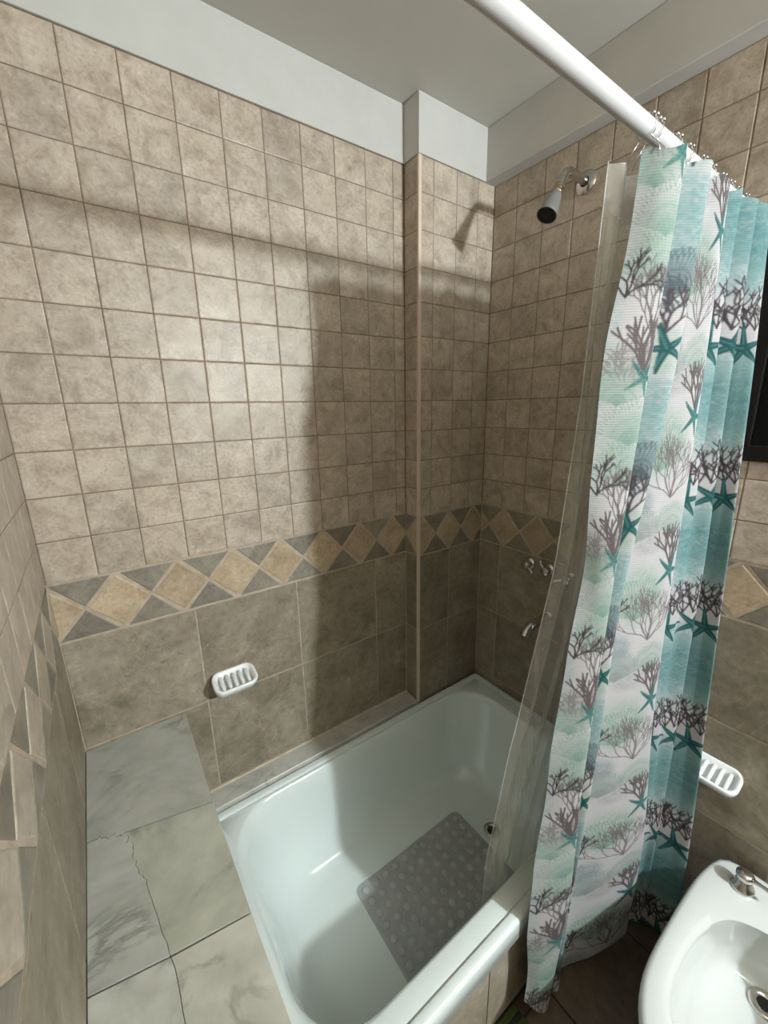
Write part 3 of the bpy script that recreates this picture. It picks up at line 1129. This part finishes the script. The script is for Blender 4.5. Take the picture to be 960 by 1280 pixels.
WHITE = np.array([0.435, 0.42, 0.42]); MINT = np.array([0.27, 0.35, 0.29]); AQUA = np.array([0.17, 0.285, 0.275]); TEAL = np.array([0.075, 0.185, 0.19])
INK = np.array([0.042, 0.032, 0.036]); GREYI = np.array([0.13, 0.105, 0.105]); STAR = np.array([0.009, 0.068, 0.066]); STARL = np.array([0.055, 0.16, 0.15]); BLUEG = np.array([0.10, 0.13, 0.145])
IMG = np.tile(WHITE, (Hd, Wd, 1)).astype(float)


def pdist(v0):
    d = (V - v0 + PER / 2) % PER - PER / 2
    return d


def haze(col, uc, vc, ru, rv, amt, seed=0):
    global IMG
    d = ((U - uc) / ru) ** 2 + (pdist(vc) / rv) ** 2
    a = np.clip(1.25 - d, 0, 1)
    a = a * a * (3 - 2 * a)
    n_ = 0.55 + 0.5 * (smooth_noise(seed + 5, 44, 28) - 0.3) + 0.75 * (smooth_noise(seed + 25, 190, 90) - 0.4)
    IMG = lerp_img(IMG, col, np.clip(a * amt * n_, 0, 1))


def lerp_img(img, col, a):
    return img * (1 - a[..., None]) + col[None, None, :] * a[..., None]


def stroke(p, q, w, col, amt=1.0):
    """anti-aliased round stroke in (u, v)"""
    global IMG
    u0, u1 = min(p[0], q[0]) - w - .03, max(p[0], q[0]) + w + .03
    i0, i1 = max(0, int(u0 * RES)), min(Wd, int(u1 * RES) + 2)
    v0, v1 = min(p[1], q[1]) - w - .03, max(p[1], q[1]) + w + .03
    j0, j1 = int(math.floor(v0 * RES)), int(v1 * RES) + 2
    if i1 <= i0:
        return
    jj = np.arange(j0, j1)
    uu, vv = np.meshgrid(gu[i0:i1], (jj + 0.5) / RES)
    dx, dy = q[0] - p[0], q[1] - p[1]
    L2 = dx * dx + dy * dy + 1e-9
    t = np.clip(((uu - p[0]) * dx + (vv - p[1]) * dy) / L2, 0, 1)
    d = np.hypot(uu - p[0] - t * dx, vv - p[1] - t * dy)
    a = np.clip((w - d) * RES + 0.5, 0, 1) * amt
    blk = IMG[jj % Hd, i0:i1]
    IMG[jj % Hd, i0:i1] = blk * (1 - a[..., None]) + col * a[..., None]


def coral(u, v, h, spread, col, w, levels=4, n=6, seed=0, curl=0.25):
    """branching coral growing upwards from (u, v)"""
    r = random.Random(seed)

    def grow(p, ang, ln, wd, lv):
        steps = 3
        for _ in range(steps):
            ang += r.uniform(-curl, curl)
            q = (p[0] + math.sin(ang) * ln / steps, p[1] + math.cos(ang) * ln / steps)
            stroke(p, q, wd, col)
            p = q
        if lv > 0:
            for s in (-1, 1):
                grow(p, ang * 0.8 + s * r.uniform(0.18, 0.5), ln * r.uniform(0.6, 0.85), wd * 0.9, lv - 1)
    for i in range(n):
        a = -spread + 2 * spread * i / max(1, n - 1) + r.uniform(-.08, .08)
        grow((u, v), a, h * (0.36 if levels > 2 else 0.45) * r.uniform(0.85, 1.1), w, levels - 1)


def clump(u, v, ru, rv, col, w, n, seed):
    """dense squiggles of brain coral"""
    r = random.Random(seed)
    for _ in range(n):
        a, k = r.uniform(0, 6.28), math.sqrt(r.random())
        p = (u + ru * k * math.cos(a), v + rv * k * math.sin(a))
        ang = math.atan2(p[0] - u, p[1] - v + rv * 1.2) + r.uniform(-.9, .9)
        for _ in range(3):
            ang += r.uniform(-.8, .8)
            q = (p[0] + math.sin(ang) * 0.075, p[1] + math.cos(ang) * 0.075)
            stroke(p, q, w, col)
            p = q


def star(u, v, R, col, edge, tilt=0.0):
    for i in range(5):
        a = tilt + 2 * math.pi * i / 5
        for k in range(8):
            t0, t1 = k / 8, (k + 1) / 8
            bend = 0.12 * math.sin(i * 2.1)
            p = (u + math.sin(a + bend * t0) * R * t0, v + math.cos(a + bend * t0) * R * t0)
            q = (u + math.sin(a + bend * t1) * R * t1, v + math.cos(a + bend * t1) * R * t1)
            stroke(p, q, 0.082 * R / 0.55 * (1 - 0.78 * t0), col)
        stroke((u, v), (u + math.sin(a) * R * 0.8, v + math.cos(a) * R * 0.8), 0.016, edge, 0.7)


def fan(u, v, R, col, amt, seed):
    r = random.Random(seed)
    for i in range(26):
        a = -1.25 + 2.5 * i / 25
        ln = R * (0.85 + 0.15 * math.cos(a)) * r.uniform(.9, 1.05)
        p = (u, v)
        for k in range(3):
            q = (u + math.sin(a) * ln * (k + 1) / 3, v + math.cos(a) * ln * (k + 1) / 3)
            stroke(p, q, 0.022, col, amt)
            p = q
        for k in range(2):
            stroke(p, (p[0] + math.sin(a + .5 * (k * 2 - 1)) * .12, p[1] + math.cos(a) * .12), 0.015, col, amt)


# phase: v = z mod PER (z in tile units, cloth height)
def ph(z):
    return z % PER


a0, a1 = SL['L0'], SL['L1']
p2a, p2b = SL['v1'], SL['L2']
p3a, p3b = SL['v2'], SL['L3']
p4a, p4b = SL['v3'], SL['L6']
# soft background colours
GREY0 = np.array([0.24, 0.225, 0.22])
haze(MINT, a0 + 0.75, ph(3.0), 0.75, 0.75, 0.8, 1)
haze(MINT, a0 + 0.2, ph(0.9), 0.5, 0.5, 0.5, 9)
haze(GREY0, a0 + 0.45, ph(1.15), 0.55, 0.42, 0.6, 2)
haze(AQUA, a0 - 0.05, ph(1.8), 0.25, 1.9, 0.4, 3)
haze(AQUA, (p2a + p2b) / 2, ph(0.2), 0.75, 0.95, 0.95, 4)
haze(AQUA, (p2a + p2b) / 2, ph(3.4), 0.75, 0.7, 0.6, 12)
haze(MINT, p2b - 0.1, ph(1.45), 0.5, 0.4, 0.8, 5)
haze(MINT, (p3a + p3b) / 2 - 0.15, ph(-0.2), 0.75, 0.75, 0.85, 6)
haze(AQUA, p3a + 0.25, ph(1.6), 0.55, 0.7, 0.45, 7)
haze(BLUEG, p3a + 0.35, ph(-1.4), 0.45, 0.35, 0.4, 8)
for uc in (p4a + 0.25, p4a + 0.95, p4a + 1.65, p4b - 0.25):
    haze(AQUA, uc, ph(0.35), 0.75, 1.05, 0.95, 13)
    haze(TEAL, uc, ph(0.62), 0.75, 0.75, 0.75, 10)
    haze(AQUA, uc, ph(1.35), 0.75, 0.40, 0.7, 11)
MFAN = np.array([0.17, 0.27, 0.215])
# panel 1
fan(a0 + 0.75, ph(2.35), 0.80, MFAN, 0.4, 3)
fan(a1 - 0.25, ph(-0.1), 0.65, MFAN, 0.35, 7)
coral(a0 + 0.70, ph(1.68), 0.95, 1.0, GREYI * 0.85, 0.0105, 5, 8, 5, 0.3)
clump(a0 + 0.35, ph(1.2), 0.35, 0.28, GREY0 * 0.8, 0.010, 60, 55)
coral(a0 + 0.14, ph(2.22), 0.72, 0.55, INK, 0.016, 4, 4, 8, 0.3)
coral(a1 - 0.20, ph(1.06), 1.05, 0.50, GREYI * 0.75, 0.021, 3, 7, 21, 0.08)
star(a1 - 0.16, ph(0.98), 0.36, STARL, STAR, 0.4)
# panel 2
fan(p2a + 0.30, ph(2.35), 0.62, BLUEG, 0.7, 2)
clump(p2a + 0.40, ph(2.30), 0.28, 0.22, BLUEG * 0.7, 0.011, 50, 14)
coral(p2b - 0.25, ph(1.75), 0.80, 0.55, INK * 1.3, 0.017, 4, 4, 31, 0.25)
star(p2b - 0.2, ph(1.50), 0.42, STAR, STARL, 0.9)
# panel 3
w3 = p3b - p3a
fan(p3a + 0.40 * w3, ph(-0.75), 0.85, MFAN, 0.45, 4)
fan(p3a + 0.25 * w3, ph(1.0), 0.62, np.array([0.21, 0.26, 0.24]), 0.5, 6)
coral(p3a + 0.66 * w3, ph(-1.30), 1.12, 0.95, GREYI, 0.0105, 5, 9, 6, 0.28)
haze(GREY0, p3a + 0.45 * w3, ph(1.05), 0.6, 0.4, 0.45, 33)
fan(p3b - 0.45, ph(1.15), 0.55, MFAN, 0.35, 61)
fan(a0 + 0.30, ph(0.55), 0.5, MFAN, 0.3, 62)
coral(p3a + 0.10 * w3, ph(-0.75), 0.60, 0.6, INK, 0.015, 4, 4, 18, 0.3)
coral(p3b - 0.30, ph(0.42), 1.05, 0.60, GREYI * 0.75, 0.020, 3, 9, 23, 0.08)
star(p3b - 0.27, ph(0.30), 0.45, STARL, STAR, 0.25)
# panel 4
for i, uc in enumerate(np.arange(p4a + 0.05, p4b, 0.40)):
    coral(uc, ph(-1.24 + 0.04 * (i % 2)), 0.88, 0.34, INK, 0.0165, 4, 3, 40 + i, 0.26)
    coral(uc + 0.2, ph(-1.2), 0.62, 0.5, INK, 0.015, 3, 4, 70 + i, 0.3)
for i, uc in enumerate(np.arange(p4a + 0.32, p4b, 0.78)):
    star(uc, ph(-1.55 + 0.05 * (i % 2)), 0.50, STAR, STARL, (0.1, 0.3, -0.1)[i % 3])
IMG = np.clip(IMG, 0, 1)

# sample the print on the cloth grid (cloth height measured down from the header)
zc = GZ
fu = np.clip(ss * RES - 0.5, 0, Wd - 1.001)[None, :].repeat(NZ, 0)
fv = (zc % PER) * RES - 0.5
iu, iv = np.floor(fu).astype(int), np.floor(fv).astype(int)
tu, tv = (fu - iu)[..., None], (fv - iv)[..., None]
COLR = ((IMG[iv % Hd, iu] * (1 - tu) + IMG[iv % Hd, iu + 1] * tu) * (1 - tv)
        + (IMG[(iv + 1) % Hd, iu] * (1 - tu) + IMG[(iv + 1) % Hd, iu + 1] * tu) * tv)
# plain white stitched hems
COLR[-int(0.09 * NZ / 18.8):] *= 0.96
COLR[:, -4:] = np.array([0.42, 0.42, 0.40])

vx = np.stack([GX, GY, GZ], -1).reshape(-1, 3)
org = np.array([11.0, -8.1, -11.15])
me = bpy.data.meshes.new('cloth')
me.vertices.add(NS * NZ)
me.vertices.foreach_set('co', ((vx - org) * S).astype(np.float32).ravel())
ii, jj = np.meshgrid(np.arange(NZ - 1), np.arange(NS - 1), indexing='ij')
q = np.stack([ii * NS + jj, (ii + 1) * NS + jj, (ii + 1) * NS + jj + 1, ii * NS + jj + 1], -1).reshape(-1, 4)
nf = len(q)
me.loops.add(nf * 4)
me.loops.foreach_set('vertex_index', q.astype(np.int32).ravel())
me.polygons.add(nf)
me.polygons.foreach_set('loop_start', np.arange(0, nf * 4, 4, dtype=np.int32))
me.polygons.foreach_set('use_smooth', np.ones(nf, dtype=bool))
me.update(calc_edges=True)
ca = me.color_attributes.new('print', 'FLOAT_COLOR', 'POINT')
ca.data.foreach_set('color', np.concatenate([COLR.reshape(-1, 3), np.ones((NS * NZ, 1))], 1).astype(np.float32).ravel())
me.materials.append(M['curtain'])
cur = empty('shower_curtain', 11.0, -8.1, -11.15,
            'white and aqua shower curtain printed with grey corals and teal starfish, hanging outside the bathtub', 'curtain')
cl = bpy.data.objects.new('cloth', me)
COL.objects.link(cl)
cl.parent = cur
# stitched side hem
hp = [(GX[i, -1], GY[i, -1], GZ[i, -1]) for i in range(0, NZ, 12)]
b = MB(); b.tube(hp, 0.014, 6)
b.build('side_hem', plain('hem_cloth', (0.42, 0.42, 0.40), 0.8, noise=0.05), cur)

# ------------------------------------------------------------------ clear liner
lin = empty('curtain_liner', 10.2, -7.2, -8.6, 'clear plastic liner hanging inside the tub behind the printed curtain', 'liner')
NLs, NLz = 90, 90
lz = np.linspace(7.45, -8.7, NLz)


def lpath(z):
    """plan of the liner at height z: list of (x, y)"""
    t = (7.45 - z) / 16.15
    x0 = np.interp(z, [-8.7, -6.8, -3.5, 0.5, 4.0, 7.4], [7.55, 7.55, 7.75, 8.42, 8.66, 8.62])
    yb = np.interp(z, [-8.7, -7.0, -3.0, 1.0, 7.4], [-6.60, -6.66, -7.02, -7.25, -7.42])
    pts = []
    for k in range(NLs):
        s = k / (NLs - 1)
        xe = np.interp(z, [-8.7, -6.5, 0, 7.4], [11.0, 11.3, 12.5, 13.1])
        x = x0 + (xe - x0) * s ** 1.15
        amp = 0.16 - 0.05 * t
        y = yb + amp * math.sin(s * 2 * math.pi * 6.2 + 0.6 + 0.25 * math.sin(z * 0.35)) * (0.35 + 0.65 * min(1, s * 4)) - 0.03
        if z < -5.8:
            y = max(y, np.interp(z, [-7.6, -5.8], [-6.70, -7.2]))
        pts.append((x + 0.05 * math.sin(z * 0.5 + s * 9) * min(1, 4 * s + .2), y, z))
    return pts


rows = [lpath(z) for z in lz]
b = MB(); b.loft(rows[4:], False, False, closed=False)
b.build('film', M['liner'], lin, smooth=True)
b = MB(); b.loft(rows[:5], False, False, closed=False)
b.build('header_band', M['liner_hem'], lin, smooth=True)
b = MB(); b.tube([r[0] for r in rows], 0.011, 6)
b.build('side_hem', M['liner_hem'], lin, smooth=True)

# ------------------------------------------------------------------ roller hooks
HX = [8.90, 9.10, 9.80, 10.25, 10.85, 11.30, 11.82, 12.30, 12.75, 13.20]
ORD = ['first', 'second', 'third', 'fourth', 'fifth', 'sixth', 'seventh', 'eighth', 'ninth', 'last']
for i, hx in enumerate(HX):
    r = empty('curtain_hook', hx, RY, RZ, 'chrome roller-bead curtain hook on the white rod, %s from the free end of the curtain' % ORD[i], 'hook', 'curtain hooks on the rod')
    rr = RR + 0.03
    tw = 0.03 * math.sin(i * 2.3)
    pts = [(hx + tw * math.cos(a), RY + rr * math.sin(a), RZ + rr * math.cos(a)) for a in np.linspace(-2.6, 2.6, 22)]
    pts = [(hx - .02, RY - 0.24, RZ - 0.40), (hx - .01, RY - 0.20, RZ - 0.28)] + pts + [(hx + .01, RY + 0.20, RZ - 0.28), (hx + .02, RY + 0.26, RZ - 0.40)]
    b = MB(); b.tube(pts, 0.009, 6)
    b.build('wire', M['chrome'], r, smooth=True)
    for k in range(5):
        a = -0.9 + 0.45 * k
        b = MB(); b.ball((hx + tw * math.cos(a), RY + (rr + 0.012) * math.sin(a), RZ + (rr + 0.012) * math.cos(a)), 0.034, 10)
        b.build('roller_bead', M['chrome'], r, smooth=True)

print('objects', len(bpy.data.objects))
